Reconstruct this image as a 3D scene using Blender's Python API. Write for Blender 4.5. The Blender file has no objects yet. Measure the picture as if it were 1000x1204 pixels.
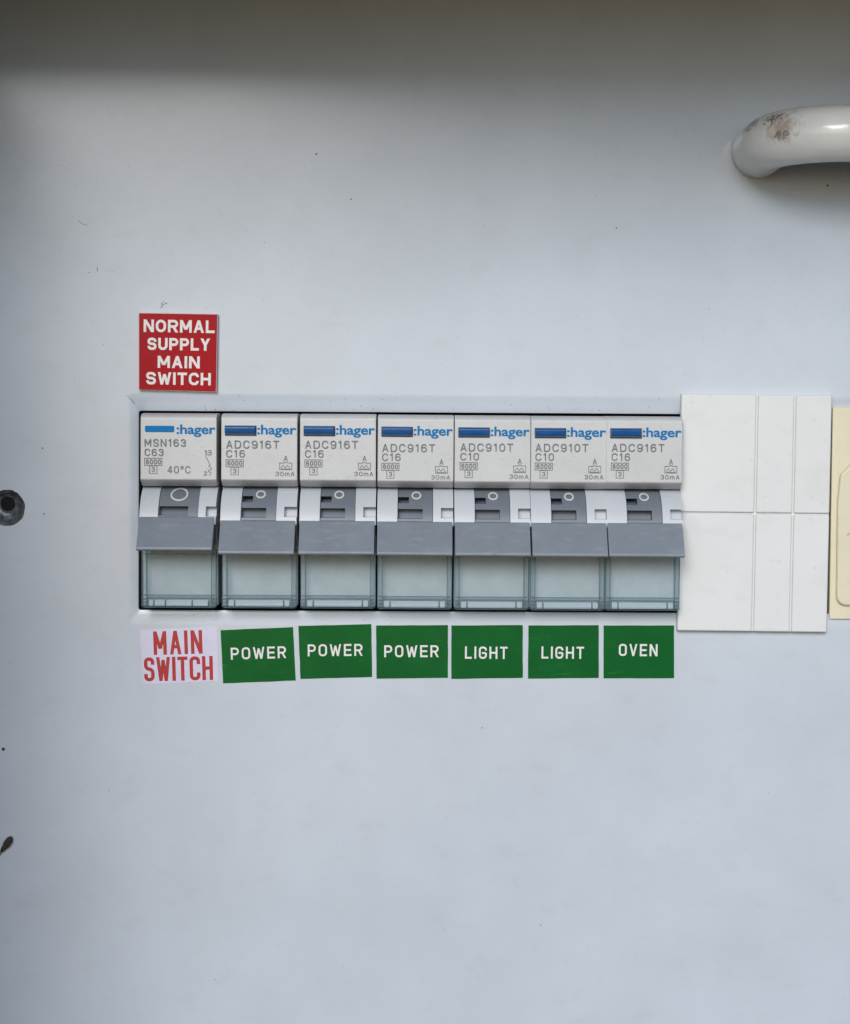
import bpy, bmesh, math, random
from mathutils import Vector, Matrix, geometry
random.seed(7)
S = 0.001                      # all lengths below are millimetres
scene = bpy.context.scene
COL = scene.collection

# ------------------------------------------------------------------ camera
# panel front = plane y 0, camera on the -y side. Photograph 1000 x 1204.
D_CAM, F_PX = 420.0, 2100.0
PITCH, YAW, ROLL = math.radians(2.6), math.radians(0.3), math.radians(0.35)
fwd = Vector((math.sin(YAW) * math.cos(PITCH), math.cos(YAW) * math.cos(PITCH), -math.sin(PITCH)))
right0 = fwd.cross(Vector((0, 0, 1))).normalized()
up0 = right0.cross(fwd).normalized()
right = right0 * math.cos(ROLL) + up0 * math.sin(ROLL)
up = up0 * math.cos(ROLL) - right0 * math.sin(ROLL)
cam_pos = -fwd * D_CAM
cam = bpy.data.cameras.new("camera")
camo = bpy.data.objects.new("camera", cam)
COL.objects.link(camo)
m = Matrix((right, up, -fwd)).transposed().to_4x4()
m.translation = cam_pos * S
camo.matrix_world = m
cam.sensor_fit = 'HORIZONTAL'
cam.sensor_width = 36
cam.lens = 36 * F_PX / 1000
cam.clip_start = 0.01
cam.clip_end = 50
scene.camera = camo


def at(px, py, d=0.0):
    """point (mm) on the plane d mm in front of the panel seen at a photo pixel -> (x, z)"""
    ray = fwd * F_PX + right * (px - 500) + up * (602 - py)
    t = (-d - cam_pos.y) / ray.y
    p = cam_pos + ray * t
    return p.x, p.z


# ------------------------------------------------------------------ light
SUN_EL, SUN_AZ = math.radians(22), math.radians(-10)      # azimuth towards +x of straight in front
world = bpy.data.worlds.new("World")
scene.world = world
world.use_nodes = True
wn = world.node_tree
bg = wn.nodes['Background']
sky = wn.nodes.new('ShaderNodeTexSky')
sky.sky_type = 'NISHITA'
sky.sun_disc = False
sky.sun_elevation = SUN_EL
sky.sun_rotation = math.pi - SUN_AZ
sky.air_density = 0.8
sky.dust_density = 0.5
sky.ozone_density = 3.6
wn.links.new(sky.outputs[0], bg.inputs[0])
bg.inputs[1].default_value = 0.075
sun = bpy.data.lights.new("sun", 'SUN')
sun.energy = 1.2
sun.angle = math.radians(25)
sun.color = (1.0, 0.985, 0.965)
suno = bpy.data.objects.new("sun", sun)
COL.objects.link(suno)
sd = Vector((math.sin(SUN_AZ) * math.cos(SUN_EL), -math.cos(SUN_AZ) * math.cos(SUN_EL), math.sin(SUN_EL)))
suno.rotation_euler = sd.to_track_quat('Z', 'Y').to_euler()
suno.location = sd * 0.6
scene.view_settings.view_transform = 'Standard'
scene.view_settings.look = 'None'
scene.view_settings.exposure = 0.86
scene.view_settings.gamma = 1.0


# ------------------------------------------------------------------ materials
def lin(c):
    return tuple(((v / 255) / 12.92 if v / 255 <= 0.04045 else ((v / 255 + 0.055) / 1.055) ** 2.4) for v in c)


def mat(name, rgb, rough=0.5, mottle=0.06, mscale=60, bump=0.0, bscale=900, metallic=0.0,
        rgb2=None, spec=0.5, coat=0.0, speck=0.0, speck_scale=500, speck_rgb=(60, 55, 50), rgh_var=0.08, scuff=None):
    """painted / plastic surface: base colour with faint mottling, specks, fine relief"""
    M = bpy.data.materials.new(name)
    M.use_nodes = True
    nt = M.node_tree
    N = nt.nodes
    L = nt.links
    b = N['Principled BSDF']
    b.inputs['Metallic'].default_value = metallic
    b.inputs['Specular IOR Level'].default_value = spec
    b.inputs['Coat Weight'].default_value = coat
    b.inputs['Coat Roughness'].default_value = 0.075
    geo = N.new('ShaderNodeNewGeometry')
    n1 = N.new('ShaderNodeTexNoise')
    n1.inputs['Scale'].default_value = mscale
    n1.inputs['Detail'].default_value = 8
    n1.inputs['Roughness'].default_value = 0.65
    L.new(geo.outputs['Position'], n1.inputs['Vector'])
    c = lin(rgb)
    c2 = lin(rgb2) if rgb2 else tuple(v * (1 - mottle * 2.2) for v in c)
    cr = N.new('ShaderNodeValToRGB')
    cr.color_ramp.elements[0].position = 0.3
    cr.color_ramp.elements[1].position = 0.7
    cr.color_ramp.elements[0].color = (*c2, 1)
    cr.color_ramp.elements[1].color = (*c, 1)
    L.new(n1.outputs['Fac'], cr.inputs['Fac'])
    out = cr.outputs['Color']
    if speck > 0:
        n2 = N.new('ShaderNodeTexNoise')
        n2.inputs['Scale'].default_value = speck_scale
        n2.inputs['Detail'].default_value = 3
        L.new(geo.outputs['Position'], n2.inputs['Vector'])
        r2 = N.new('ShaderNodeValToRGB')
        r2.color_ramp.elements[0].position = 0.66
        r2.color_ramp.elements[1].position = 0.76
        r2.color_ramp.elements[0].color = (0, 0, 0, 1)
        r2.color_ramp.elements[1].color = (speck, speck, speck, 1)
        L.new(n2.outputs['Fac'], r2.inputs['Fac'])
        mx = N.new('ShaderNodeMix')
        mx.data_type = 'RGBA'
        L.new(r2.outputs['Color'], mx.inputs['Factor'])
        L.new(out, mx.inputs['A'])
        mx.inputs['B'].default_value = (*lin(speck_rgb), 1)
        out = mx.outputs['Result']
    if scuff:
        amt, scl, srgb, lo = scuff
        vm = N.new('ShaderNodeVectorMath')
        vm.operation = 'MULTIPLY'
        vm.inputs[1].default_value = scl
        L.new(geo.outputs['Position'], vm.inputs[0])
        n4 = N.new('ShaderNodeTexNoise')
        n4.inputs['Scale'].default_value = 1.0
        n4.inputs['Detail'].default_value = 5
        n4.inputs['Roughness'].default_value = 0.6
        L.new(vm.outputs[0], n4.inputs['Vector'])
        m4 = N.new('ShaderNodeMapRange')
        m4.inputs['From Min'].default_value = lo
        m4.inputs['From Max'].default_value = lo + 0.12
        m4.inputs['To Max'].default_value = amt
        L.new(n4.outputs['Fac'], m4.inputs['Value'])
        mx4 = N.new('ShaderNodeMix')
        mx4.data_type = 'RGBA'
        L.new(m4.outputs['Result'], mx4.inputs['Factor'])
        L.new(out, mx4.inputs['A'])
        mx4.inputs['B'].default_value = (*lin(srgb), 1)
        out = mx4.outputs['Result']
    L.new(out, b.inputs['Base Color'])
    mr = N.new('ShaderNodeMapRange')
    mr.inputs['To Min'].default_value = max(0.02, rough - rgh_var)
    mr.inputs['To Max'].default_value = rough + rgh_var
    L.new(n1.outputs['Fac'], mr.inputs['Value'])
    L.new(mr.outputs['Result'], b.inputs['Roughness'])
    if bump > 0:
        n3 = N.new('ShaderNodeTexNoise')
        n3.inputs['Scale'].default_value = bscale
        n3.inputs['Detail'].default_value = 4
        L.new(geo.outputs['Position'], n3.inputs['Vector'])
        bp = N.new('ShaderNodeBump')
        bp.inputs['Strength'].default_value = 1.0
        bp.inputs['Distance'].default_value = bump * S
        L.new(n3.outputs['Fac'], bp.inputs['Height'])
        L.new(bp.outputs['Normal'], b.inputs['Normal'])
    M['bsdf'] = b.name
    return M


def clear_mat(name, tint, alpha, gloss=0.12, diffuse=None, dfac=0.0):
    """thin clear plastic: tinted see-through, glossy surface, a little milky body"""
    M = bpy.data.materials.new(name)
    M.use_nodes = True
    nt = M.node_tree
    N, L = nt.nodes, nt.links
    N.remove(N['Principled BSDF'])
    o = N['Material Output']
    tr = N.new('ShaderNodeBsdfTransparent')
    tr.inputs[0].default_value = (*tint, 1)
    pr = N.new('ShaderNodeBsdfPrincipled')
    pr.inputs['Base Color'].default_value = (*(diffuse or tint), 1)
    pr.inputs['Roughness'].default_value = gloss
    mx = N.new('ShaderNodeMixShader')
    mx.inputs[0].default_value = alpha
    L.new(tr.outputs[0], mx.inputs[1])
    L.new(pr.outputs[0], mx.inputs[2])
    L.new(mx.outputs[0], o.inputs[0])
    return M


M_panel = mat('panel_paint', (198, 206, 215), 0.19, 0.05, 25, 0.015, 2000, speck=0.12, speck_scale=620, speck_rgb=(120, 118, 112), rgh_var=0.06, spec=0.38, scuff=(0.10, (120, 60, 220), (160, 162, 164), 0.56))
M_back0 = mat('bore_shade_black', (8, 8, 9), 0.9, 0.2, 900)
M_back = mat('dark_interior', (38, 40, 44), 0.7)
M_box = mat('cabinet_steel', (42, 46, 52), 0.6, bump=0.03)
M_house = mat('light_grey_plastic', (198, 199, 198), 0.42, 0.05, 110, 0.035, 2600, speck=0.28, speck_scale=1100, speck_rgb=(110, 104, 96), scuff=(0.25, (500, 500, 700), (158, 152, 142), 0.60))
M_house2 = mat('pale_grey_plastic', (198, 202, 207), 0.40, 0.03, 80, 0.03, 2600, speck=0.10, speck_scale=900, speck_rgb=(110, 104, 96))
M_lever = mat('mid_grey_plastic', (127, 136, 145), 0.42, 0.05, 160, 0.03, 2200, speck=0.15, speck_scale=900, speck_rgb=(70, 74, 80), scuff=(0.14, (260, 260, 900), (176, 182, 190), 0.54))
M_drum = mat('drum_grey_plastic', (114, 121, 130), 0.45, 0.05, 160, 0.02, 2200)
M_blue = mat('navy_button_plastic', (8, 86, 150), 0.22, 0.15, 400, 0.02, 2500)
M_navy = mat('button_shade_navy', (28, 42, 76), 0.5, 0.1, 900)
M_blueprint = mat('blue_ink', (6, 118, 178), 0.45, 0.04, 600, spec=0.12)
M_grey_ink = mat('grey_ink', (112, 114, 118), 0.5, 0.10, 1500)
M_white_ink = mat('white_ink', (214, 214, 208), 0.5, 0.05, 900)
M_blank = mat('white_plastic', (220, 221, 220), 0.42, 0.02, 60, 0.04, 1500, speck=0.2, speck_scale=600, speck_rgb=(150, 146, 138), scuff=(0.09, (90, 90, 160), (176, 170, 158), 0.54))
M_cream = mat('cream_plastic', (222, 214, 186), 0.45, 0.04, 90, 0.05, 1400, speck=0.25, speck_scale=700, speck_rgb=(150, 138, 110))
M_green = mat('green_film', (4, 96, 42), 0.2, 0.10, 120, 0.0, 900, spec=0.12, rgh_var=0.06, scuff=(0.3, (140, 140, 700), (70, 150, 90), 0.62))
M_red = mat('red_laminate', (168, 0, 24), 0.2, 0.06, 300, 0.008, 1800, spec=0.1, rgh_var=0.04)
M_core = mat('laminate_core', (214, 190, 190), 0.5, 0.06, 500)
M_lav = mat('lavender_film', (212, 210, 232), 0.2, 0.05, 200)
M_redink = mat('red_ink', (182, 8, 18), 0.4, 0.12, 900)
M_signwhite = mat('engraved_white', (232, 228, 226), 0.5, 0.06, 700)
M_labelcard = mat('label_card', (202, 207, 213), 0.55, 0.10, 130, 0.02, 900)
M_steel = mat('dull_steel', (120, 124, 128), 0.38, 0.25, 900, 0.08, 1800, metallic=0.9)
M_dirt = mat('dark_grime', (72, 68, 62), 0.9, 0.2, 900)
M_twig = mat('dark_dry_bud', (74, 66, 46), 0.9, 0.3, 1500, 0.15, 2500)
M_scuff = mat('pale_scuff', (160, 166, 174), 0.6, 0.1, 900)
M_speck = mat('navy_ink_speck', (30, 40, 92), 0.6, 0.1, 900)
M_stem = mat('pale_dry_stem', (122, 122, 106), 0.8, 0.2, 1500)
M_clear = clear_mat('clear_window_plastic', (0.93, 0.965, 0.97), 0.14, 0.10, diffuse=(0.50, 0.56, 0.58))
M_rail = clear_mat('clear_edge_plastic', (0.90, 0.955, 0.97), 0.15, 0.12, diffuse=(0.45, 0.55, 0.59))
M_rim = clear_mat('clear_dense_edge', (0.50, 0.68, 0.74), 0.42, 0.12, diffuse=(0.16, 0.28, 0.33))


# ------------------------------------------------------------------ mesh helpers  (mesh space: x, d, z in mm -> x, -d, z)
def P(x, d, z):
    return Vector((x * S, -d * S, z * S))


def link(name, bm, material, parent=None, smooth=False, bevel=0.0, seg=2, angle=35):
    bmesh.ops.recalc_face_normals(bm, faces=bm.faces[:])
    me = bpy.data.meshes.new(name)
    bm.to_mesh(me)
    bm.free()
    o = bpy.data.objects.new(name, me)
    COL.objects.link(o)
    for mm in (material if isinstance(material, list) else [material]):
        me.materials.append(mm)
    if parent is not None:
        o.parent = parent
    if smooth:
        for p in me.polygons:
            p.use_smooth = True
    if bevel > 0:
        b = o.modifiers.new('bevel', 'BEVEL')
        b.width = bevel * S
        b.segments = seg
        b.limit_method = 'ANGLE'
        b.angle_limit = math.radians(angle)
        b.harden_normals = False
        for p in me.polygons:
            p.use_smooth = True
        w = o.modifiers.new('wn', 'WEIGHTED_NORMAL')
        w.keep_sharp = True
    return o


def box(bm, x0, x1, z0, z1, d0, d1):
    v = [bm.verts.new(P(x, d, z)) for x in (x0, x1) for d in (d0, d1) for z in (z0, z1)]
    for f in ((0, 1, 3, 2), (4, 6, 7, 5), (0, 4, 5, 1), (2, 3, 7, 6), (0, 2, 6, 4), (1, 5, 7, 3)):
        bm.faces.new([v[i] for i in f])


def extrude_profile(bm, prof, x0, x1):
    """prof: closed list of (z, d); extruded along x"""
    a = [bm.verts.new(P(x0, d, z)) for z, d in prof]
    b = [bm.verts.new(P(x1, d, z)) for z, d in prof]
    n = len(prof)
    bm.faces.new(a)
    bm.faces.new(b[::-1])
    for i in range(n):
        j = (i + 1) % n
        bm.faces.new((a[i], b[i], b[j], a[j]))


def prism(bm, pts, d0, d1):
    """pts: closed (x, z) outline; extruded from d0 to d1"""
    a = [bm.verts.new(P(x, d0, z)) for x, z in pts]
    b = [bm.verts.new(P(x, d1, z)) for x, z in pts]
    n = len(pts)
    bm.faces.new(a)
    bm.faces.new(b[::-1])
    for i in range(n):
        j = (i + 1) % n
        bm.faces.new((a[i], b[i], b[j], a[j]))


def tube(bm, path, radii, seg=28, caps=True):
    rings = []
    n = len(path)
    prev_u = None
    for i, p in enumerate(path):
        t = (path[min(i + 1, n - 1)] - path[max(i - 1, 0)]).normalized()
        if prev_u is None:
            u = t.cross(Vector((0, 0, 1)))
            if u.length < 1e-3:
                u = t.cross(Vector((1, 0, 0)))
            u.normalize()
        else:
            u = (prev_u - t * prev_u.dot(t)).normalized()
        prev_u = u
        w = t.cross(u)
        rings.append([bm.verts.new(p + (u * math.cos(a) + w * math.sin(a)) * radii[i])
                      for a in [2 * math.pi * k / seg for k in range(seg)]])
    for r0, r1 in zip(rings, rings[1:]):
        for k in range(seg):
            bm.faces.new((r0[k], r0[(k + 1) % seg], r1[(k + 1) % seg], r1[k]))
    if caps:
        bm.faces.new(rings[0][::-1])
        bm.faces.new(rings[-1])


def tag(o, label=None, cat=None, group=None, kind=None):
    if label:
        o['label'] = label
    if cat:
        o['category'] = cat
    if group:
        o['group'] = group
    if kind:
        o['kind'] = kind
    return o


def empty(name, x, z, d=0):
    o = bpy.data.objects.new(name, None)
    o.empty_display_size = 0.01
    COL.objects.link(o)
    o.location = P(x, d, z)
    return o


# ------------------------------------------------------------------ stroke lettering
def F(*pts):
    return ('f', list(pts))          # rounded corners


def K(*pts):
    return ('k', list(pts))          # sharp corners


GL = {
    'A': (1.0, [K((0, 0), (.5, 1), (1, 0)), K((.17, .3), (.83, .3))]),
    'C': (1.0, [F((1, .70), (1, 1), (0, 1), (0, 0), (1, 0), (1, .30))]),
    'D': (1.0, [K((0, 0), (0, 1)), F((0, 1), (1, 1), (1, 0), (0, 0))]),
    'E': (.88, [K((1, 1), (0, 1), (0, 0), (1, 0)), K((0, .5), (.9, .5))]),
    'G': (1.0, [F((1, .72), (1, 1), (0, 1), (0, 0), (1, 0), (1, .48)), K((1, .47), (.5, .47))]),
    'H': (1.0, [K((0, 0), (0, 1)), K((1, 0), (1, 1)), K((0, .5), (1, .5))]),
    'I': (0.0, [K((0, 0), (0, 1))]),
    'L': (.82, [K((0, 1), (0, 0), (1, 0))]),
    'M': (1.2, [K((0, 0), (0, 1), (.5, .30), (1, 1), (1, 0))]),
    'N': (1.0, [K((0, 0), (0, 1), (1, 0), (1, 1))]),
    'O': (1.0, [('c', [(0, 0), (0, 1), (1, 1), (1, 0)])]),
    'P': (.95, [K((0, 0), (0, 1)), F((0, 1), (1, 1), (1, .44), (0, .44))]),
    'R': (.98, [K((0, 0), (0, 1)), F((0, 1), (1, 1), (1, .46), (0, .46)), K((.55, .46), (1, 0))]),
    'S': (.95, [F((1, .72), (1, 1), (0, 1), (0, .53), (1, .49), (1, 0), (0, 0), (0, .28))]),
    'T': (.92, [K((0, 1), (1, 1)), K((.5, 1), (.5, 0))]),
    'U': (1.0, [F((0, 1), (0, 0), (1, 0), (1, 1))]),
    'V': (1.0, [K((0, 1), (.5, 0), (1, 1))]),
    'W': (1.45, [K((0, 1), (.25, 0), (.5, .95), (.75, 0), (1, 1))]),
    'Y': (1.0, [K((0, 1), (.5, .45), (1, 1)), K((.5, .45), (.5, 0))]),
    '0': (.9, [('c', [(0, 0), (0, 1), (1, 1), (1, 0)])]),
    '1': (.45, [K((0, .78), (.75, 1), (.75, 0))]),
    '2': (.85, [F((0, .7), (0, 1), (1, 1), (1, .55), (0, 0)), K((0, 0), (1, 0))]),
    '3': (.85, [F((0, .75), (0, 1), (1, 1), (1, .52), (.3, .52)), F((.3, .52), (1, .52), (1, 0), (0, 0), (0, .25))]),
    '4': (.9, [K((.75, 0), (.75, 1), (0, .26), (1, .26))]),
    '6': (.9, [('c', [(0, 0), (0, .6), (1, .6), (1, 0)]), F((0, .3), (0, 1), (.93, 1), (.93, .8))]),
    '9': (.9, [('c', [(0, .4), (0, 1), (1, 1), (1, .4)]), F((1, .7), (1, 0), (.07, 0), (.07, .2))]),
    'm': (1.25, [K((0, 0), (0, .72)), F((0, .6), (0, .72), (.5, .72), (.5, 0)), F((.5, .6), (.5, .72), (1, .72), (1, 0))]),
    'o': (.45, [('c', [(0, .62), (0, 1), (1, 1), (1, .62)])]),
    ' ': (.5, []),
}


def fillet(pts, r, closed=False, n=6):
    out = []
    N_ = len(pts)
    for i in range(N_):
        p = Vector(pts[i])
        if not closed and i in (0, N_ - 1):
            out.append(p)
            continue
        a = Vector(pts[(i - 1) % N_])
        b = Vector(pts[(i + 1) % N_])
        da, db = (a - p), (b - p)
        la, lb = da.length, db.length
        endA = (not closed and i - 1 == 0)
        endB = (not closed and i + 1 == N_ - 1)
        rr = min(r, la * (0.98 if endA else 0.499), lb * (0.98 if endB else 0.499))
        q0 = p + da / la * rr
        q1 = p + db / lb * rr
        for k in range(n + 1):
            t = k / n
            # circle-like conic with weight
            w = 0.72
            den = (1 - t) ** 2 + 2 * w * t * (1 - t) + t ** 2
            out.append((q0 * (1 - t) ** 2 + p * 2 * w * t * (1 - t) + q1 * t ** 2) / den)
    res = [out[0]]
    for q in out[1:]:
        if (q - res[-1]).length > 1e-4:
            res.append(q)
    if closed and (res[0] - res[-1]).length < 1e-4:
        res.pop()
    return res


def ribbon(bm, pts, w, surf, closed=False, ext=True):
    """flat stroke of width w along 2D pts; surf(x, z) -> 3D point"""
    n = len(pts)
    if n < 2:
        return
    pts = [Vector(p) for p in pts]
    L_, R_ = [], []
    for i in range(n):
        if closed:
            t0 = (pts[i] - pts[i - 1]).normalized()
            t1 = (pts[(i + 1) % n] - pts[i]).normalized()
        else:
            t0 = (pts[i] - pts[i - 1]).normalized() if i > 0 else (pts[1] - pts[0]).normalized()
            t1 = (pts[i + 1] - pts[i]).normalized() if i < n - 1 else t0
        nn = Vector((-t0.y - t1.y, t0.x + t1.x))
        if nn.length < 1e-6:
            nn = Vector((-t0.y, t0.x))
        nn.normalize()
        c = max(0.7, nn.dot(Vector((-t0.y, t0.x))))
        off = nn * (w / 2 / c)
        L_.append(pts[i] + off)
        R_.append(pts[i] - off)
    a = [bm.verts.new(surf(p.x, p.y)) for p in L_]
    b = [bm.verts.new(surf(p.x, p.y)) for p in R_]
    for i in range(n if closed else n - 1):
        j = (i + 1) % n
        bm.faces.new((a[i], b[i], b[j], a[j]))


LAYER = [0]


def word(bm, text, x0, x1, z0, h, w, d, rr=0.5, sp=0.55, tilt=0.0, origin=None, gw=None, jitter=0.0):
    """text fitted between x0 and x1 (outer ink edges), baseline z0, cap height h, stroke w. returns nothing"""
    units = [GL[c][0] for c in text]
    nsp = len(text) - 1
    inner = (x1 - x0) - w
    # letter width k per unit, spacing sp*k + w
    k = (inner - nsp * w) / (sum(units) + nsp * sp)
    x = x0 + w / 2
    for c, u in zip(text, units):
        cw = k * u
        for kind, pts in GL[c][1]:
            LAYER[0] = (LAYER[0] + 1) % 12
            dd = d + LAYER[0] * 0.0016
            q = [(x + px * cw, z0 + w / 2 + pz * (h - w)) for px, pz in pts]
            if kind == 'k':
                for (ax, az), (bx_, bz_) in zip(q, q[1:]):
                    if az > bz_:
                        ax, az, bx_, bz_ = bx_, bz_, ax, az
                    hw = w / 2
                    if abs(az - bz_) < 1e-6:
                        l_, r_ = min(ax, bx_) - (0 if c in 'A' else hw), max(ax, bx_) + (0 if c in 'AG' else hw)
                        quad = [(l_, az - hw), (r_, az - hw), (r_, az + hw), (l_, az + hw)]
                    else:
                        ln_ = math.hypot(bx_ - ax, bz_ - az)
                        hx = hw * ln_ / (bz_ - az) * (0.94 if abs(ax - bx_) > 1e-6 else 1)
                        e0 = hw if az < z0 + w * .6 or c == 'N' else 0
                        e1 = hw if bz_ > z0 + h - w * .6 else 0
                        if c == 'M' and abs(ax - bx_) > 1e-6:
                            e0 = hw
                        quad = [(ax - hx, az - e0), (ax + hx, az - e0), (bx_ + hx, bz_ + e1), (bx_ - hx, bz_ + e1)]
                    if tilt:
                        ox, oz = origin
                        ct, st = math.cos(tilt), math.sin(tilt)
                        quad = [(ox + (a - ox) * ct - (b_ - oz) * st, oz + (a - ox) * st + (b_ - oz) * ct) for a, b_ in quad]
                    LAYER[0] = (LAYER[0] + 1) % 12
                    dd = d + LAYER[0] * 0.0016
                    bm.faces.new([bm.verts.new(P(a, dd, b_)) for a, b_ in quad])
                continue
            if kind == 'f':
                q = fillet(q, rr * max(k, 1e-3))
                if c in 'Um':
                    q[0] = Vector((q[0].x, q[0].y + (w / 2 if c == 'U' else 0)))
                    q[-1] = Vector((q[-1].x, q[-1].y + (w / 2 if c == 'U' else -w / 2)))
            elif kind == 'c':
                q = fillet(q, rr * max(k, 1e-3), True)
            if tilt:
                ox, oz = origin
                ct, st = math.cos(tilt), math.sin(tilt)
                q = [(ox + (a - ox) * ct - (b_ - oz) * st, oz + (a - ox) * st + (b_ - oz) * ct) for a, b_ in [tuple(v) for v in q]]
            ribbon(bm, q, w, lambda a, b_, dd=dd: P(a, dd, b_), closed=(kind == 'c'))
        x += cw + sp * k + w


def text_mesh(s, bold):
    cu = bpy.data.curves.new('txt', 'FONT')
    cu.body = s
    cu.size = 1
    cu.offset = bold
    cu.resolution_u = 3
    cu.space_character = 0.98
    ob = bpy.data.objects.new('txt', cu)
    COL.objects.link(ob)
    bpy.context.view_layer.update()
    dg = bpy.context.evaluated_depsgraph_get()
    me = bpy.data.meshes.new_from_object(ob.evaluated_get(dg))
    bpy.data.objects.remove(ob)
    bpy.data.curves.remove(cu)
    return me


HAGER = text_mesh(':hager', 0.022)


def font_word(bm, me, x0, x1, zb, hcap, d, cap=0.70):
    xs = [v.co.x for v in me.vertices]
    a, b = min(xs), max(xs)
    sx = (x1 - x0) / (b - a)
    sz = hcap / max(v.co.y for v in me.vertices)
    vs = [bm.verts.new(P(x0 + (v.co.x - a) * sx, d, zb + v.co.y * sz)) for v in me.vertices]
    for p in me.polygons:
        try:
            bm.faces.new([vs[i] for i in p.vertices])
        except ValueError:
            pass


# ------------------------------------------------------------------ the panel with its slot
x_l, z_t0 = at(151, 464)
_, z_b0 = at(500, 737)
xi_l, z_t1 = at(163.5, 484.5, -1.3)
_, z_b1 = at(500, 718.6, -1.3)
_, z_t0 = at(500, 464)
_, z_t1 = at(500, 484.8, -1.3)
PX0, PX1, PZ0, PZ1 = -130, 330, -330, 125
SX1 = 190.0                                    # slot runs on to the right
HX, HZ = at(8, 597)
HR = 4.3


def circ(cx, cz, r, n=36, wob=0.0):
    return [(cx + math.cos(2 * math.pi * k / n) * r * (1 + wob * random.uniform(-1, 1)),
             cz + math.sin(2 * math.pi * k / n) * r * (1 + wob * random.uniform(-1, 1))) for k in range(n)]


def rrect(x0, x1, z0, z1, r, n=4):
    pts = []
    for cx, cz, a0 in ((x1 - r, z1 - r, 0), (x0 + r, z1 - r, 90), (x0 + r, z0 + r, 180), (x1 - r, z0 + r, 270)):
        for k in range(n + 1):
            a = math.radians(a0 + 90 * k / n)
            pts.append((cx + r * math.cos(a), cz + r * math.sin(a)))
    return pts


def build_panel():
    outer = [(PX0, PZ0), (PX1, PZ0), (PX1, PZ1), (PX0, PZ1)]
    slot = rrect(x_l, SX1 + 3, z_b0, z_t0, 0.9)
    hole = circ(HX, HZ, HR, 40, 0.022)
    bm = bmesh.new()
    loops, edges = [], []
    for lp in (outer, slot, hole):
        vs = [bm.verts.new(P(x, 0, z)) for x, z in lp]
        loops.append(vs)
        for i in range(len(vs)):
            edges.append(bm.edges.new((vs[i], vs[(i + 1) % len(vs)])))
    bmesh.ops.triangle_fill(bm, use_beauty=True, use_dissolve=False, edges=edges)
    # rolled lip: rounded shoulder then a sloping flange down into the slot
    inner = rrect(xi_l, SX1, z_b1, z_t1, 0.5)
    prev = None
    for t, dd in ((0.0, 0.0), (0.08, -0.02), (0.2, -0.1), (0.4, -0.3), (0.7, -0.72), (0.92, -1.05), (1.0, -1.3), (1.0, -8.0)):
        ring = [bm.verts.new(P(a[0] + (b[0] - a[0]) * t, dd * (0.3 if (a[1] < 0 and dd > -2) else 1), a[1] + (b[1] - a[1]) * t)) for a, b in zip(slot, inner)]
        for i in range(len(ring) if prev else 0):
            j = (i + 1) % len(ring)
            bm.faces.new((prev[i], prev[j], ring[j], ring[i]))
        prev = ring
    # thickness round the outer edge
    back = [bm.verts.new(P(x, -1.6, z)) for x, z in outer]
    for i in range(4):
        bm.faces.new((loops[0][i], loops[0][(i + 1) % 4], back[(i + 1) % 4], back[i]))
    for f in bm.faces:
        if min(v.co.y for v in f.verts) < 1.31 * S and max(v.co.y for v in f.verts) > 7 * S:
            f.material_index = 1      # slot wall coloured dark as shade, so no light leaks show
    o = link('switchboard_panel', bm, [M_panel, M_back])
    for f in o.data.polygons:
        f.use_smooth = len(f.vertices) == 4
    o.data.set_sharp_from_angle(angle=math.radians(50))
    return o


panel = tag(build_panel(), kind='structure')

# countersunk screw hole at the left edge, its bare metal cup and bore
bm = bmesh.new()
prev = None
ringdef = ((HR + 0.12, -0.03, 0, 0), (HR - 0.35, -0.25, 0, 0), (HR - 0.9, -0.9, .0, 0), (3.0, -1.5, -.05, .15), (2.2, -1.9, -.2, .6), (1.75, -2.0, -.25, .8), (1.7, -8, -.25, .8))
for r, dd, ox, oz in ringdef:
    ring = [bm.verts.new(P(x, dd, z)) for x, z in circ(HX + ox, HZ + oz, r, 40, 0.03)]
    if prev:
        for i in range(40):
            j = (i + 1) % 40
            bm.faces.new((prev[i], prev[j], ring[j], ring[i]))
    prev = ring
M_cup = mat('grimy_steel', (128, 132, 136), 0.35, 0.4, 700, 0.25, 900, metallic=0.3, speck=0.9, speck_scale=380, speck_rgb=(24, 22, 20))
bm.faces.new(prev)
link('screw_hole_cup', bm, M_cup, panel, smooth=True)

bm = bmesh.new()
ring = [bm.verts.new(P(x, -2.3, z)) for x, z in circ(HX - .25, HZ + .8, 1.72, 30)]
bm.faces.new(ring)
link('screw_hole_bore', bm, M_back0, panel)  # flat black disc stands in for the darkness down the bore

# dark space behind the slot
bm = bmesh.new()
box(bm, xi_l - 6, SX1 + 6, z_b1 - 6, z_t1 + 6, -30, -9)
bmesh.ops.delete(bm, geom=[f for f in bm.faces if f.calc_center_median().y < 9.01 * S and abs(f.calc_center_median().y - 9 * S) < 1e-6], context='FACES')
tag(link('slot_interior', bm, M_back), kind='structure')

# cabinet round the panel (just outside the picture, it shades the panel)
ROOF_D, WALL_D = 127, 200
bm = bmesh.new()
box(bm, PX0 - 4, PX1 + 4, PZ1 + 0.2, PZ1 + 4, -40, ROOF_D)
tag(link('cabinet_roof', bm, M_box), kind='structure')
bm = bmesh.new()
box(bm, PX0 - 4, PX0 - 0.2, PZ0, PZ1, -40, WALL_D)
tag(link('cabinet_side', bm, M_box), kind='structure')

# ------------------------------------------------------------------ breakers
AX_Z, AX_D = -27.0, -1.0


def arc_d(z, R):
    return AX_D + math.sqrt(max(R * R - (z - AX_Z) ** 2, 0.01))


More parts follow.
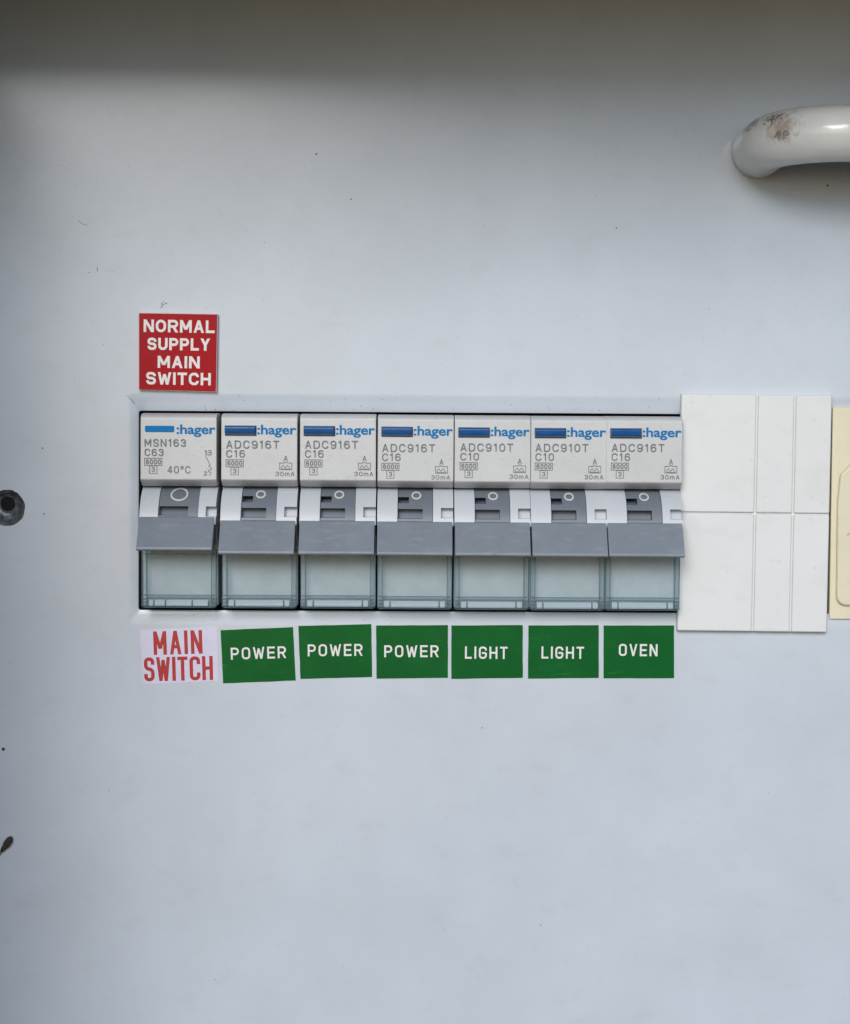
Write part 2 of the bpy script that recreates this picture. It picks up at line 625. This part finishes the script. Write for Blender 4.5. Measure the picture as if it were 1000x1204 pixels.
def arc_block(bm, x0, x1, z_hi, z_lo, R, back, n=8):
    prof = [(z_hi + (z_lo - z_hi) * k / n, arc_d(z_hi + (z_lo - z_hi) * k / n, R)) for k in range(n + 1)]
    prof += [(z_lo, back), (z_hi, back)]
    extrude_profile(bm, prof, x0, x1)


W_ = 17.62


def make_breaker(main):
    t = empty('circuit_breaker' if not main else 'main_switch', 0, 0)
    xd0, xd1 = (4.45, 13.5) if main else (4.85, 12.85)
    zlev = -23.75 if main else -24.5
    zbot = -31.5 if main else -32.3
    # ---- housing: printed nose
    bm = bmesh.new()
    prof = [(0, 2.0), (-0.15, 5.2), (-0.9, 6.3), (-1.5, 6.5), (-15.35, 6.9), (-16.92, 4.4), (-16.92, -9), (0, -9)]
    extrude_profile(bm, prof, 0, W_)
    link('housing', bm, M_house, t, bevel=0.22)
    # ---- shoulders either side of the toggle drum, right one notched
    bm = bmesh.new()
    arc_block(bm, 0.02, xd0 - 0.08, -17.1, -25.6, 10.5, -5)
    link('shoulder', bm, M_house2, t, bevel=0.16, angle=50)
    bm = bmesh.new()
    nz0, nz1, nx0 = -21.5, -23.8, (15.3 if main else 14.75)
    arc_block(bm, xd1 + 0.08, W_ - 0.02, -17.1, nz0, 10.5, -5, 5)
    arc_block(bm, xd1 + 0.08, nx0, nz0 - 0.0, nz1, 10.5, -5, 3)
    arc_block(bm, xd1 + 0.08, W_ - 0.02, nz1, -25.6, 10.5, -5, 3)
    arc_block(bm, nx0 - 0.1, W_ - 0.04, nz0, nz1, 8.5, -5, 3)
    bmesh.ops.remove_doubles(bm, verts=bm.verts[:], dist=1e-7)
    link('shoulder', bm, M_house2, t)
    # ---- lower housing behind the lever and window
    bm = bmesh.new()
    extrude_profile(bm, [(-25.6, 5.0), (-32, 3.0), (-44.8, 2.6), (-44.8, -9), (-25.6, -9)], 0.12, W_ - 0.12)
    link('lower_housing', bm, M_house2, t)
    bm = bmesh.new()
    box(bm, 0.9, W_ - 0.9, -44.1, -32.8, 2.85, 3.06)
    link('label_card', bm, M_labelcard, t)
    # ---- toggle: drum strip with notches, and the wide lever
    bm = bmesh.new()
    R = 10.15
    zt = -17.2
    n2x = xd0 + 5.7 if not main else 11.2
    n2 = (-21.8, -24.0) if not main else (-21.5, -23.6)
    cuts = []
    if not main:
        cuts.append((xd0, xd0 + 2.5, -19.15, -20.5))
    cuts.append((xd0, n2x, n2[0], n2[1]))
    zs = sorted({zt, zlev - 0.8} | {c[2] for c in cuts} | {c[3] for c in cuts}, reverse=True)
    for za, zb in zip(zs, zs[1:]):
        xa = xd0 + 0.02
        for c in cuts:
            if c[2] >= za and c[3] <= zb:
                arc_block(bm, xa, c[1], za, zb, R - 2.3, -3, 4)
                xa = c[1]
        arc_block(bm, xa, xd1 - 0.02, za, zb, R, -3, 4)
    link('toggle_drum', bm, M_drum, t)
    # ring mark on the drum
    bm = bmesh.new()
    cx, cz, rx, rz, rw = (9.05, -18.75, .98, .72, .34) if not main else (8.8, -18.85, 1.85, 1.3, .36)
    pts = [(cx + rx * math.cos(a), cz + rz * math.sin(a)) for a in [2 * math.pi * k / 36 for k in range(36)]]
    ribbon(bm, pts, rw, lambda x, z: P(x, arc_d(z, R) + 0.04, z), closed=True)
    link('off_mark', bm, M_white_ink, t)
    bm = bmesh.new()
    dn = 14.2
    prof = [(zlev, arc_d(zlev, 10.5) - 0.4), (zlev - 0.25, arc_d(zlev, 10.5) + 0.35), (zbot + 1.35, dn - 0.42), (zbot + 1.0, dn - 0.1), (zbot + 0.6, dn + .02),
            (zbot + 0.25, dn - 0.1), (zbot + .05, dn - 0.5), (zbot + 0.15, dn - 1.6), (zbot + 1.6, 7.0), (zlev - 1.0, 6.2)]
    extrude_profile(bm, prof, 0.12, W_ - 0.22)
    lv = link('toggle_lever', bm, M_lever, t, bevel=0.3, seg=3)
    # ---- button or printed bar
    bm = bmesh.new()
    if main:
        q = [(x, 6.62, z) for x, z in rrect(1.05, 7.85, -4.45, -2.95, 0.35)]
        vs = [bm.verts.new(P(*v)) for v in q]
        bm.faces.new(vs)
        link('printed_bar', bm, M_blueprint, t)
    else:
        extrude_profile(bm, [(-2.85, 6.0), (-2.95, 7.9), (-3.3, 8.2), (-4.55, 8.05), (-4.95, 7.2), (-5.0, 6.0)], 0.95, 7.95)
        link('test_button', bm, M_blue, t, bevel=0.14)
        bm = bmesh.new()
        extrude_profile(bm, [(-2.8, 5.9), (-2.8, 6.58), (-5.2, 6.66), (-5.2, 5.9)], 0.85, 8.15)
        link('button_shade_rim', bm, M_navy, t)  # navy rim colours in the dark shading at the button's lower right
    # ---- clear window over the label
    bm = bmesh.new()
    box(bm, 0.25, W_ - 0.25, -44.9, -32.0, 5.5, 6.1)
    wdw = link('clear_window', bm, M_clear, t, bevel=0.1)
    bm = bmesh.new()
    for a, b in ((0.2, 1.3), (W_ - 1.3, W_ - 0.2)):
        box(bm, a, b, -44.8, -31.8, 3.1, 5.48)
    box(bm, 1.37, W_ - 1.37, -45.0, -42.6, 3.1, 5.46)
    link('window_edge', bm, M_rail, t, bevel=0.12)
    bm = bmesh.new()
    for x in (0.16, 1.22, W_ - 1.34, W_ - 0.28):
        box(bm, x, x + 0.12, -45.0, -31.8, 5.4, 6.2)
    box(bm, 0.5, W_ - 0.5, -42.3, -42.14, 5.6, 6.24)
    box(bm, 1.4, W_ - 1.4, -42.95, -42.83, 5.6, 6.2)
    box(bm, 0.5, W_ - 0.5, -45.15, -44.98, 3.1, 6.24)
    if main:
        box(bm, 0.3, W_ - 0.3, -32.75, -32.6, 5.6, 6.24)
    for x in (0.42, W_ - 1.4):
        for z in (-43.1, -43.9, -44.6):
            box(bm, x, x + 0.98, z - 0.16, z + 0.12, 5.6, 6.32)
    link('window_ridge', bm, M_rim, t)
    # lighter moulded bar along the bottom, broken in the middle
    bm = bmesh.new()
    for a, b in ((1.9, 2.9), (3.2, 5.6), (5.9, 11.8), (12.1, 15.6)) if main else ((1.7, 3.0), (3.3, 14.4), (14.7, 15.9)):
        extrude_profile(bm, [(-43.2, 5.9), (-43.3, 6.25), (-44.3, 6.8), (-44.75, 6.6), (-44.85, 5.9)], a, b)
    link('window_tab', bm, clear_tab, t, bevel=0.1)
    return t


clear_tab = clear_mat('clear_bright_tab', (0.75, 0.88, 0.92), 0.6, 0.06, diffuse=(0.58, 0.68, 0.72))


def face_d(z):
    return 6.5 + (-1.5 - z) / 14.1 * 0.4


def print_breaker(t, main, rating, dz, dx=0.0):
    """grey and blue print on the nose face"""
    bm = bmesh.new()
    d = 6.93
    sw = 0.245
    if main:
        word(bm, 'MSN163', 1.0, 10.5, -7.75, 1.75, sw, d, sp=.45)
        word(bm, 'C63', 1.0, 5.35, -9.95, 1.7, sw, d, sp=.4)
        x0, z0 = 1.0, -10.45
        word(bm, '40oC', 6.3, 11.6, -13.95, 1.75, sw, d, sp=.4)
        # contact symbol
        word(bm, '1', 14.9, 15.35, -9.7, 1.2, .2, d)
        s = .15
        for pts in ([(15.7, -8.6), (16.35, -8.6), (16.35, -9.6), (15.5, -9.6)], [(15.6, -9.1), (16.3, -9.1)],
                    [(15.1, -9.9), (16.15, -11.9)],
                    [(16.15, -11.9), (15.8, -12.3), (16.35, -12.5), (16.5, -12.9), (15.9, -13.1), (15.7, -13.5), (16.3, -13.6), (16.2, -14.1), (15.9, -14.4)]):
            LAYER[0] = (LAYER[0] + 1) % 12
            ribbon(bm, pts, s, lambda a, b, k=LAYER[0]: P(a, d + k * .0016, b))
        word(bm, '2', 14.7, 15.4, -14.4, 1.0, .19, d)
        # calibre boxes
    else:
        word(bm, ('ADC916T' if rating == 16 else 'ADC910T'), 1.2 + dx, 13.4 + dx, -8.1 + dz, 1.85, sw, d, sp=.42)
        word(bm, ('C16' if rating == 16 else 'C10'), 1.2 + dx, 5.5 + dx, -10.2 + dz, 1.75, sw, d, sp=.4)
        x0, z0 = 1.15 + dx, -10.7 + dz
        word(bm, 'A', 14.45 + dx, 15.45 + dx, -11.0 + dz, 1.3, .17, d)
        word(bm, '30mA', 12.6 + dx, 17.0 + dx, -14.45 + dz, 1.05, .18, d, sp=.35)
        s = .14
        X, Z = 13.55 + dx, dz
        for pts, cl in (([(X, -12.95 + Z), (X, -11.4 + Z), (X + 1, -11.4 + Z), (X + 1.4, -11.15 + Z), (X + 1.8, -11.4 + Z), (X + 2.8, -11.4 + Z), (X + 2.8, -12.95 + Z)], True),
                        ([(X + .3, -12.6 + Z), (X + .8, -11.9 + Z), (X + 1.3, -12.5 + Z), (X + 1.8, -11.9 + Z), (X + 2.4, -12.6 + Z)], False),
                        ([(X + .3, -12.75 + Z), (X + 2.5, -12.75 + Z)], False)):
            LAYER[0] = (LAYER[0] + 1) % 12
            ribbon(bm, pts, s, lambda a, b, k=LAYER[0]: P(a, d + k * .0016, b), closed=cl)
    s = .15
    for x1, za, x2, zb in ((x0, z0, x0 + 4.0, z0 - 1.65), (x0 + 1.15, z0 - 1.75, x0 + 2.85, z0 - 3.5)):
        LAYER[0] = (LAYER[0] + 1) % 12
        ribbon(bm, [(x1, za), (x2, za), (x2, zb), (x1, zb)], s, lambda a, b, k=LAYER[0]: P(a, d + k * .0016, b), closed=True)
    word(bm, '6000', x0 + .3, x0 + 3.75, z0 - 1.4, 1.15, .22, d, sp=.3)
    word(bm, '3', x0 + 1.6, x0 + 2.4, z0 - 3.15, 1.1, .19, d)
    link('printed_text', bm, M_grey_ink, t)
    bm = bmesh.new()
    font_word(bm, HAGER, 8.35, 17.35, -4.75, 2.15, 6.72)
    link('printed_logo', bm, M_blueprint, t)


proto = make_breaker(False)
proto_children = list(proto.children)


def clone(src):
    r = src.copy()
    COL.objects.link(r)
    for ch in proto_children:
        c = ch.copy()
        COL.objects.link(c)
        c.parent = r
    return r


lefts = [165.3, 260.3, 352.8, 444.3, 534.6, 624.4, 713.2]
tops = [485.6, 486.0, 486.5, 487.3, 488.2, 488.9, 489.2]
labels = [
    'main switch at the left end of the row, with a flat light blue printed bar',
    'C16 breaker next to the main switch, above the leftmost green POWER sticker',
    'C16 breaker above the middle green POWER sticker',
    'C16 breaker with a tiny dark blue ink speck on its grey lever',
    'C10 breaker above the left one of the two green LIGHT stickers',
    'C10 breaker above the right one of the two green LIGHT stickers',
    'C16 breaker beside the white blanking plate, above the OVEN sticker',
]
ratings = [63, 16, 16, 16, 10, 10, 16]
dzs = [0, 0, 0.05, -0.55, -0.25, -0.2, -0.15]
dxs = [0, 0, 0, -.15, .15, -.15, 0.0]
for i in range(7):
    d_ref = 6.3
    xa, _ = at(lefts[i], 530, d_ref)
    _, zt = at(lefts[i] + 40, tops[i], d_ref)
    if i == 0:
        b = make_breaker(True)
        cat = 'main switch'
        grp = None
    else:
        b = proto if i == 1 else clone(proto)
        cat = 'circuit breaker'
        grp = 'breakers in a row in the panel slot'
    b.location = P(xa, 0.0 if i else -0.1, zt)
    b.rotation_euler = (0, math.radians(random.uniform(-0.12, 0.12)), 0)
    tag(b, labels[i], cat, grp)
    print_breaker(b, i == 0, ratings[i], dzs[i], dxs[i])
    # handling scuffs along the lever lip and on its face, different on every unit
    bm = bmesh.new()
    zb_, zl_ = (-31.5, -23.75) if i == 0 else (-32.3, -24.5)
    for k in range(random.randint(4, 8)):
        x = random.uniform(0.8, 16.4)
        ln_, wd = random.uniform(.3, 1.6), random.uniform(.05, .13)
        zz = zb_ + random.uniform(.55, .85)
        vs = [bm.verts.new(P(x + a, 14.26, zz + b_)) for a, b_ in ((0, 0), (ln_ * .5, -wd), (ln_, wd * .2), (ln_ * .6, wd), (ln_ * .2, wd * .8))]
        bm.faces.new(vs)
    link('scuff', bm, M_scuff, b)

    if i == 3:
        bm = bmesh.new()
        zc, xc = -27.35, 10.9
        dc = 10.85
        vs = [bm.verts.new(P(xc + a, dc + 0.06 - b_ * 0.56, zc + b_)) for a, b_ in ((-.28, -.16), (-.05, -.2), (.2, 0), (.3, .22), (.1, .2), (-.12, .1))]
        bm.faces.new(vs)
        link('ink_speck', bm, M_speck, b)
# ------------------------------------------------------------------ labels under and above
def sticker(name, corners, material, d0=0.0, d1=0.12, bevel=0.0):
    q = [at(x, y) for x, y in corners]
    # subdivided outline for a slightly wavy cut edge
    pts = []
    for i in range(4):
        a, b = Vector(q[i]), Vector(q[(i + 1) % 4])
        for k in range(6):
            p = a.lerp(b, k / 6)
            if k:
                p += Vector((random.uniform(-.035, .035), random.uniform(-.035, .035)))
            pts.append((p.x, p.y))
    bm = bmesh.new()
    prism(bm, pts, d0 + 0.004, d1)
    return link(name, bm, material, None, bevel=bevel)


def px_word(bm, text, xa, xb, ybase, ytop, stroke, d, tilt=0.0, **kw):
    x0, z0 = at(xa, ybase, d)
    x1, _ = at(xb, ybase, d)
    _, z1 = at(xa, ytop, d)
    word(bm, text, x0, x1, z0, z1 - z0, stroke, d, tilt=tilt, origin=((x0 + x1) / 2, (z0 + z1) / 2), **kw)


greens = [
    ([(259.5, 741), (344.8, 737.3), (348, 800.2), (262.5, 803.5)], 'POWER', 271.5, 336.5, 774.6, 760.6, 2.0, 'leftmost green POWER sticker, tilted, right of the red and white main switch sticker'),
    ([(351, 736), (436.8, 733.8), (437.8, 796), (353.5, 798.3)], 'POWER', 362, 426.5, 771.3, 757.3, 0.9, 'middle green POWER sticker of the three, below the third unit in the row'),
    ([(442.5, 735.5), (527, 735), (527, 797), (443, 798)], 'POWER', 452, 516, 772.6, 758.6, 0.4, 'green POWER sticker directly left of the first LIGHT sticker'),
    ([(531, 735.4), (615, 735), (615, 797), (531, 798.3)], 'LIGHT', 547, 597, 774.6, 760.2, -0.2, 'green LIGHT sticker with a POWER sticker on its left'),
    ([(621.6, 735.4), (704.3, 735), (704.3, 797.2), (621.2, 798)], 'LIGHT', 637, 687, 774.4, 760.2, -0.2, 'green LIGHT sticker with the OVEN sticker on its right'),
    ([(710, 735.4), (793, 735.4), (793, 797.4), (710, 797.6)], 'OVEN', 728, 773.5, 771.4, 757.2, -0.3, 'green OVEN sticker at the right end of the row, beside the white blanking plate'),
]
for cs, txt, xa, xb, yb, yt, tl, lab in greens:
    s = sticker('circuit_sticker', cs, M_green)
    tag(s, lab, 'sticker', 'green circuit stickers under the breakers')
    bm = bmesh.new()
    px_word(bm, txt, xa, xb, yb, yt, 0.43, 0.13, tilt=math.radians(tl), rr=0.42, sp=.42)
    link('lettering', bm, M_signwhite, s)

s = sticker('main_switch_sticker', [(164.5, 741), (255.5, 736.8), (257.5, 801), (168.5, 805)], M_lav)
tag(s, 'pale lavender sticker reading MAIN SWITCH in tall red letters, under the main switch', 'sticker')
bm = bmesh.new()
px_word(bm, 'MAIN', 180.5, 238, 769.3, 741.5, 0.82, 0.13, tilt=math.radians(2.0), rr=0.45, sp=.38)
px_word(bm, 'SWITCH', 169.5, 250.5, 800.3, 772.0, 0.82, 0.13, tilt=math.radians(1.6), rr=0.45, sp=.26)
link('lettering', bm, M_redink, s)

# red engraved plate
q = [at(x, y) for x, y in ((164.3, 458.5), (255.5, 461.0), (257.0, 369.5), (164.3, 368.0))]
plate = empty('warning_plate', *at(210, 462))
ox, oz = at(210, 462)


def loc(pts):
    return [(x - ox, z - oz) for x, z in pts]


bm = bmesh.new()
prism(bm, loc(q), 0.02, 1.5)
link('plate_core', bm, M_core, plate, bevel=0.08)
bm = bmesh.new()
qc = Vector((sum(p[0] for p in q) / 4, sum(p[1] for p in q) / 4))
q2 = [(qc.x + (x - qc.x) * .985, qc.y + (z - qc.y) * .985) for x, z in q]
prism(bm, loc(q2), 1.51, 1.72)
link('red_face', bm, M_red, plate, bevel=0.1)
bm = bmesh.new()
for txt, xa, xb, yb, yt in (('NORMAL', 169, 252.6, 390.6, 375.8), ('SUPPLY', 173.5, 247, 411.6, 397.2), ('MAIN', 185.5, 235, 432.6, 418.4), ('SWITCH', 172, 248, 452.2, 437.6)):
    px_word(bm, txt, xa, xb, yb, yt, 0.60, 1.74, tilt=math.radians(-.6), rr=0.55, sp=.24)
bmesh.ops.translate(bm, verts=bm.verts[:], vec=Vector((-ox * S, 0, -oz * S)))
link('lettering', bm, M_signwhite, plate)
tag(plate, 'small square red engraved plate reading NORMAL SUPPLY MAIN SWITCH above the row', 'sign')

# ------------------------------------------------------------------ white blanking plate
bx0, bz0 = at(797.5, 742, 1.6)
bx1, bz1 = at(977.5, 464.5, 1.6)
bl = empty('blanking_plate', (bx0 + bx1) / 2, (bz0 + bz1) / 2)
bcx, bcz = (bx0 + bx1) / 2, (bz0 + bz1) / 2
bl.rotation_euler = (0, math.radians(0.35), 0)
tag(bl, 'white plastic blanking plate of three columns with snap grooves, right of the breakers', 'cover plate')
w2, h2 = (bx1 - bx0) / 2 + 0.05, (bz1 - bz0) / 2
bm = bmesh.new()
box(bm, -w2, w2, -h2, h2, 0.05, 1.35)
link('base', bm, M_blank, bl, bevel=0.12)
c1, c2 = -w2 + (889.5 - 799.5) / 178.5 * 2 * w2, -w2 + (934.5 - 799.5) / 178.5 * 2 * w2
g = 0.22
zh = (742 - 603) / 278.0 * 2 * h2 - h2
for a, b in ((-w2 + .02, c1 - g), (c1 + g, c2 - g), (c2 + g, w2 - .02)):
    for e, f in ((-h2 + .02, zh - g * .8), (zh + g * .8, h2 - .02)):
        bm = bmesh.new()
        box(bm, a, b, e, f, 1.36, 2.05)
        link('blank_segment', bm, M_blank, bl, bevel=0.34, seg=4)

# ------------------------------------------------------------------ cream unit at the right edge
cx0, cz0 = at(975.5, 728.5, 0.4)
_, cz1 = at(985, 478.5, 0.4)
CW = 34.0
cr = empty('cream_module', cx0, cz0)
H_ = cz1 - cz0
tag(cr, 'cream plastic module at the right edge, mostly out of the picture, with a raised pad', 'module')
bm = bmesh.new()
box(bm, 0, CW, 0, H_, -8, 0.5)
link('body', bm, M_cream, cr, bevel=0.35)


def cl(px, py, d=0.6):
    x, z = at(px, py, d)
    return (x - cx0, z - cz0)


a_ = [cl(1003, 541), cl(987.5, 557), cl(985.5, 600), cl(983.5, 700)]
xr = CW - a_[3][0]
pad = [cl(1004, 541), cl(987.5, 558)]
pad += [cl(984.2 - 1.2 * k / 4, 590 + 110 * k / 4) for k in range(5)]
lx, lz = cl(983, 700)
for k in range(1, 7):
    an = math.radians(180 + 90 * k / 6)
    pad.append((lx + 2.4 + 2.4 * math.cos(an), lz + 2.4 * math.sin(an)))
lo_z = pad[-1][1]
pad += [(CW - 4, lo_z), (CW - 2.2, lo_z + 2), (CW - 2.2, cl(1004, 558)[1]), (CW - 5.5, pad[0][1])]
bm = bmesh.new()
prism(bm, pad, 0.52, 1.7)
link('raised_pad', bm, M_cream, cr, bevel=0.7, seg=4)
bm = bmesh.new()
rx, rz = cl(994.5, 629)
path = [P(rx, 1.2, rz), P(rx + 1.6, 1.35, rz + .9), P(rx + 3.6, 1.35, rz + 1.6), P(rx + 8, 1.3, rz + 1.7), P(rx + 14, 1.2, rz + 1.0)]
tube(bm, path, [0.5 * S, .7 * S, .7 * S, .7 * S, .5 * S], 12)
link('ridge', bm, M_cream, cr, smooth=True)

# ------------------------------------------------------------------ handle
fx, fz = at(891, 178.5)
RB, DB, HL, RH = 15.0, 27.0, 125.0, 6.15
path = []
for k in range(4):
    path.append(P(fx, -1 + (DB - RB + 1) * k / 3, fz))
for k in range(1, 15):
    a = math.radians(90 * k / 14)
    path.append(P(fx + RB * (1 - math.cos(a)), DB - RB + RB * math.sin(a), fz))
for k in range(1, 10):
    path.append(P(fx + RB + (HL - 2 * RB) * k / 10, DB, fz))
for k in range(0, 15):
    a = math.radians(90 * k / 14)
    path.append(P(fx + HL - RB + RB * math.sin(a), DB - RB + RB * math.cos(a), fz))
path.append(P(fx + HL, -1, fz))
bm = bmesh.new()
tube(bm, path, [RH * S] * len(path), 48, caps=True)
M_handle = mat('aged_white_enamel', (232, 233, 230), 0.22, 0.05, 120, 0.06, 500, rgh_var=0.1, coat=0.2)
# worn grime on the outer side of the left bend (a stain with a place of its own)
nt = M_handle.node_tree
N, L = nt.nodes, nt.links
b = N['Principled BSDF']
src = b.inputs['Base Color'].links[0].from_socket
geo = N.new('ShaderNodeNewGeometry')


def vmath(op, a, bvec):
    v = N.new('ShaderNodeVectorMath')
    v.operation = op
    L.new(a, v.inputs[0])
    v.inputs[1].default_value = bvec
    return v.outputs[0]


def stain(cpos, radii, rgb, nscale, lo, hi, src, core=0.16):
    off = vmath('SUBTRACT', geo.outputs['Position'], cpos)
    sc_ = vmath('DIVIDE', off, radii)
    ln = N.new('ShaderNodeVectorMath')
    ln.operation = 'LENGTH'
    L.new(sc_, ln.inputs[0])
    fall = N.new('ShaderNodeMapRange')
    fall.inputs['From Min'].default_value = 0.2
    fall.inputs['From Max'].default_value = 1.0
    fall.inputs['To Min'].default_value = core
    fall.inputs['To Max'].default_value = -0.30
    L.new(ln.outputs['Value'], fall.inputs['Value'])
    nz = N.new('ShaderNodeTexNoise')
    nz.inputs['Scale'].default_value = nscale
    nz.inputs['Detail'].default_value = 6
    nz.inputs['Roughness'].default_value = 0.7
    L.new(geo.outputs['Position'], nz.inputs['Vector'])
    ad = N.new('ShaderNodeMath')
    ad.operation = 'ADD'
    L.new(nz.outputs['Fac'], ad.inputs[0])
    L.new(fall.outputs['Result'], ad.inputs[1])
    mr = N.new('ShaderNodeMapRange')
    mr.inputs['From Min'].default_value = lo
    mr.inputs['From Max'].default_value = hi
    mr.inputs['To Max'].default_value = 0.8
    L.new(ad.outputs[0], mr.inputs['Value'])
    mx = N.new('ShaderNodeMix')
    mx.data_type = 'RGBA'
    L.new(mr.outputs['Result'], mx.inputs['Factor'])
    L.new(src, mx.inputs['A'])
    mx.inputs['B'].default_value = (*lin(rgb), 1)
    return mx.outputs['Result']


def on_handle(px, py, d):
    x, z = at(px, py, d)
    return P(x, d, z)


src = stain(on_handle(916, 146, 27), (10 * S, 9 * S, 7 * S), (166, 148, 134), 600, 0.50, 0.85, src, 0.28)
src = stain(on_handle(880, 148, 14), (8 * S, 14 * S, 5 * S), (108, 96, 86), 1100, 0.54, 0.68, src)
src = stain(on_handle(905, 138, 24), (9 * S, 8 * S, 3.6 * S), (112, 100, 92), 1200, 0.54, 0.68, src)
src = stain(on_handle(920, 158, 27), (6 * S, 6 * S, 3.2 * S), (126, 116, 106), 1300, 0.56, 0.68, src)
src = stain(on_handle(900, 172, 20), (4 * S, 8 * S, 3.2 * S), (126, 116, 106), 1200, 0.62, 0.76, src)
L.new(src, b.inputs['Base Color'])
h = link('handle', bm, M_handle, smooth=True)
tag(h, 'white enamelled pull handle with brown scuffs on its bend, at the upper right', 'handle')

# ------------------------------------------------------------------ dry bud on the panel, at the left edge
bx, bz = at(12, 986)
sx, sz = at(-12, 1024)
bm = bmesh.new()
path, rad = [], []
for k in range(9):
    t_ = k / 8
    px_, py_ = 13.5 - 12 * t_ ** 1.15, 984.5 + 17 * t_ ** 1.15
    x, z = at(px_, py_, 1.0)
    path.append(P(x, 1.0, z))
    rad.append((0.28, .62, .82, .88, .84, .76, .64, .48, .25)[k] * S)
tube(bm, path, rad, 10)
for v in bm.verts:
    v.co += Vector((random.uniform(-1, 1), random.uniform(-1, 1), random.uniform(-1, 1))) * 0.07 * S
bud = empty('dry_bud', *at(5, 995))
x5, z5 = at(5, 995)
bmesh.ops.translate(bm, verts=bm.verts[:], vec=-P(x5, 0, z5))
link('bud', bm, M_twig, bud, smooth=True)
bm = bmesh.new()
path = [P(*v) for v in [(at(2, 1000)[0], 1.0, at(2, 1000)[1]), (at(-5, 1009)[0], .8, at(-5, 1009)[1]), (at(-16, 1020)[0], .4, at(-16, 1020)[1])]]
tube(bm, path, [.3 * S, .26 * S, .2 * S], 8)
bmesh.ops.translate(bm, verts=bm.verts[:], vec=-P(x5, 0, z5))
link('stem', bm, M_stem, bud, smooth=True)
tag(bud, 'small dark dry plant bud on a thin stem at the left edge of the panel', 'plant debris')

# ------------------------------------------------------------------ specks and scratches of dirt on the panel
bm = bmesh.new()


def speck(px, py, r, d=0.012):
    x, z = at(px, py)
    n = random.randint(6, 9)
    vs = [bm.verts.new(P(x + math.cos(2 * math.pi * k / n) * r * random.uniform(.6, 1.2), d + random.uniform(0, .01), z + math.sin(2 * math.pi * k / n) * r * random.uniform(.6, 1.2))) for k in range(n)]
    bm.faces.new(vs)


for px, py, r in ((372, 181, .24), (413, 234, .2), (567, 856, .17), (636, 1088, .16), (52, 604, .26), (4, 881, .45), (974, 218, .3), (725, 268, .2), (105, 320, .15),
                  (253, 1152, .12), (311, 285, .12), (50, 527, .2), (260, 75, .12)):
    speck(px, py, r)
for k in range(60):
    px, py = random.uniform(0, 1000), random.choice((random.uniform(60, 450), random.uniform(820, 1200)))
    speck(px, py, random.uniform(.05, .11))


def scratch(pts, w):
    q = [at(*p) for p in pts]
    ribbon(bm, q, w, lambda a, b: P(a, 0.015, b))


scratch([(189, 362), (192, 358), (197, 356)], .12)
scratch([(191, 361), (190, 357), (193, 354)], .09)
scratch([(92, 259), (97, 263), (103, 265)], .09)
scratch([(149, 465), (153, 469)], .08)
scratch([(114, 314), (115, 319)], .12)
# dirt gathered on the rolled lip of the slot
def lip_d(t):
    prof = ((0.0, 0.0), (0.08, -0.02), (0.2, -0.1), (0.4, -0.3), (0.7, -0.72), (0.92, -1.05), (1.0, -1.3))
    for (a, da), (b_, db) in zip(prof, prof[1:]):
        if t <= b_:
            return da + (db - da) * (t - a) / (b_ - a)
    return -1.3


for k in range(70):
    t_ = random.random() ** 0.6
    x = random.uniform(x_l + 4, 58)
    if random.random() < 0.6:
        z, f = z_t0 + (z_t1 - z_t0) * t_, 1.0
    else:
        z, f = z_b0 + (z_b1 - z_b0) * t_, 0.3
    r = random.uniform(.04, .13)
    d_ = lip_d(t_) * f + 0.05
    n = 6
    vs = [bm.verts.new(P(x + math.cos(math.pi * k2 / 3) * r * random.uniform(.5, 1.5), d_, z + math.sin(math.pi * k2 / 3) * r * random.uniform(.5, 1.2))) for k2 in range(n)]
    bm.faces.new(vs)
scratch([(153, 468), (158, 474)], .08)
tag(link('dirt_specks', bm, M_dirt), kind='stuff')
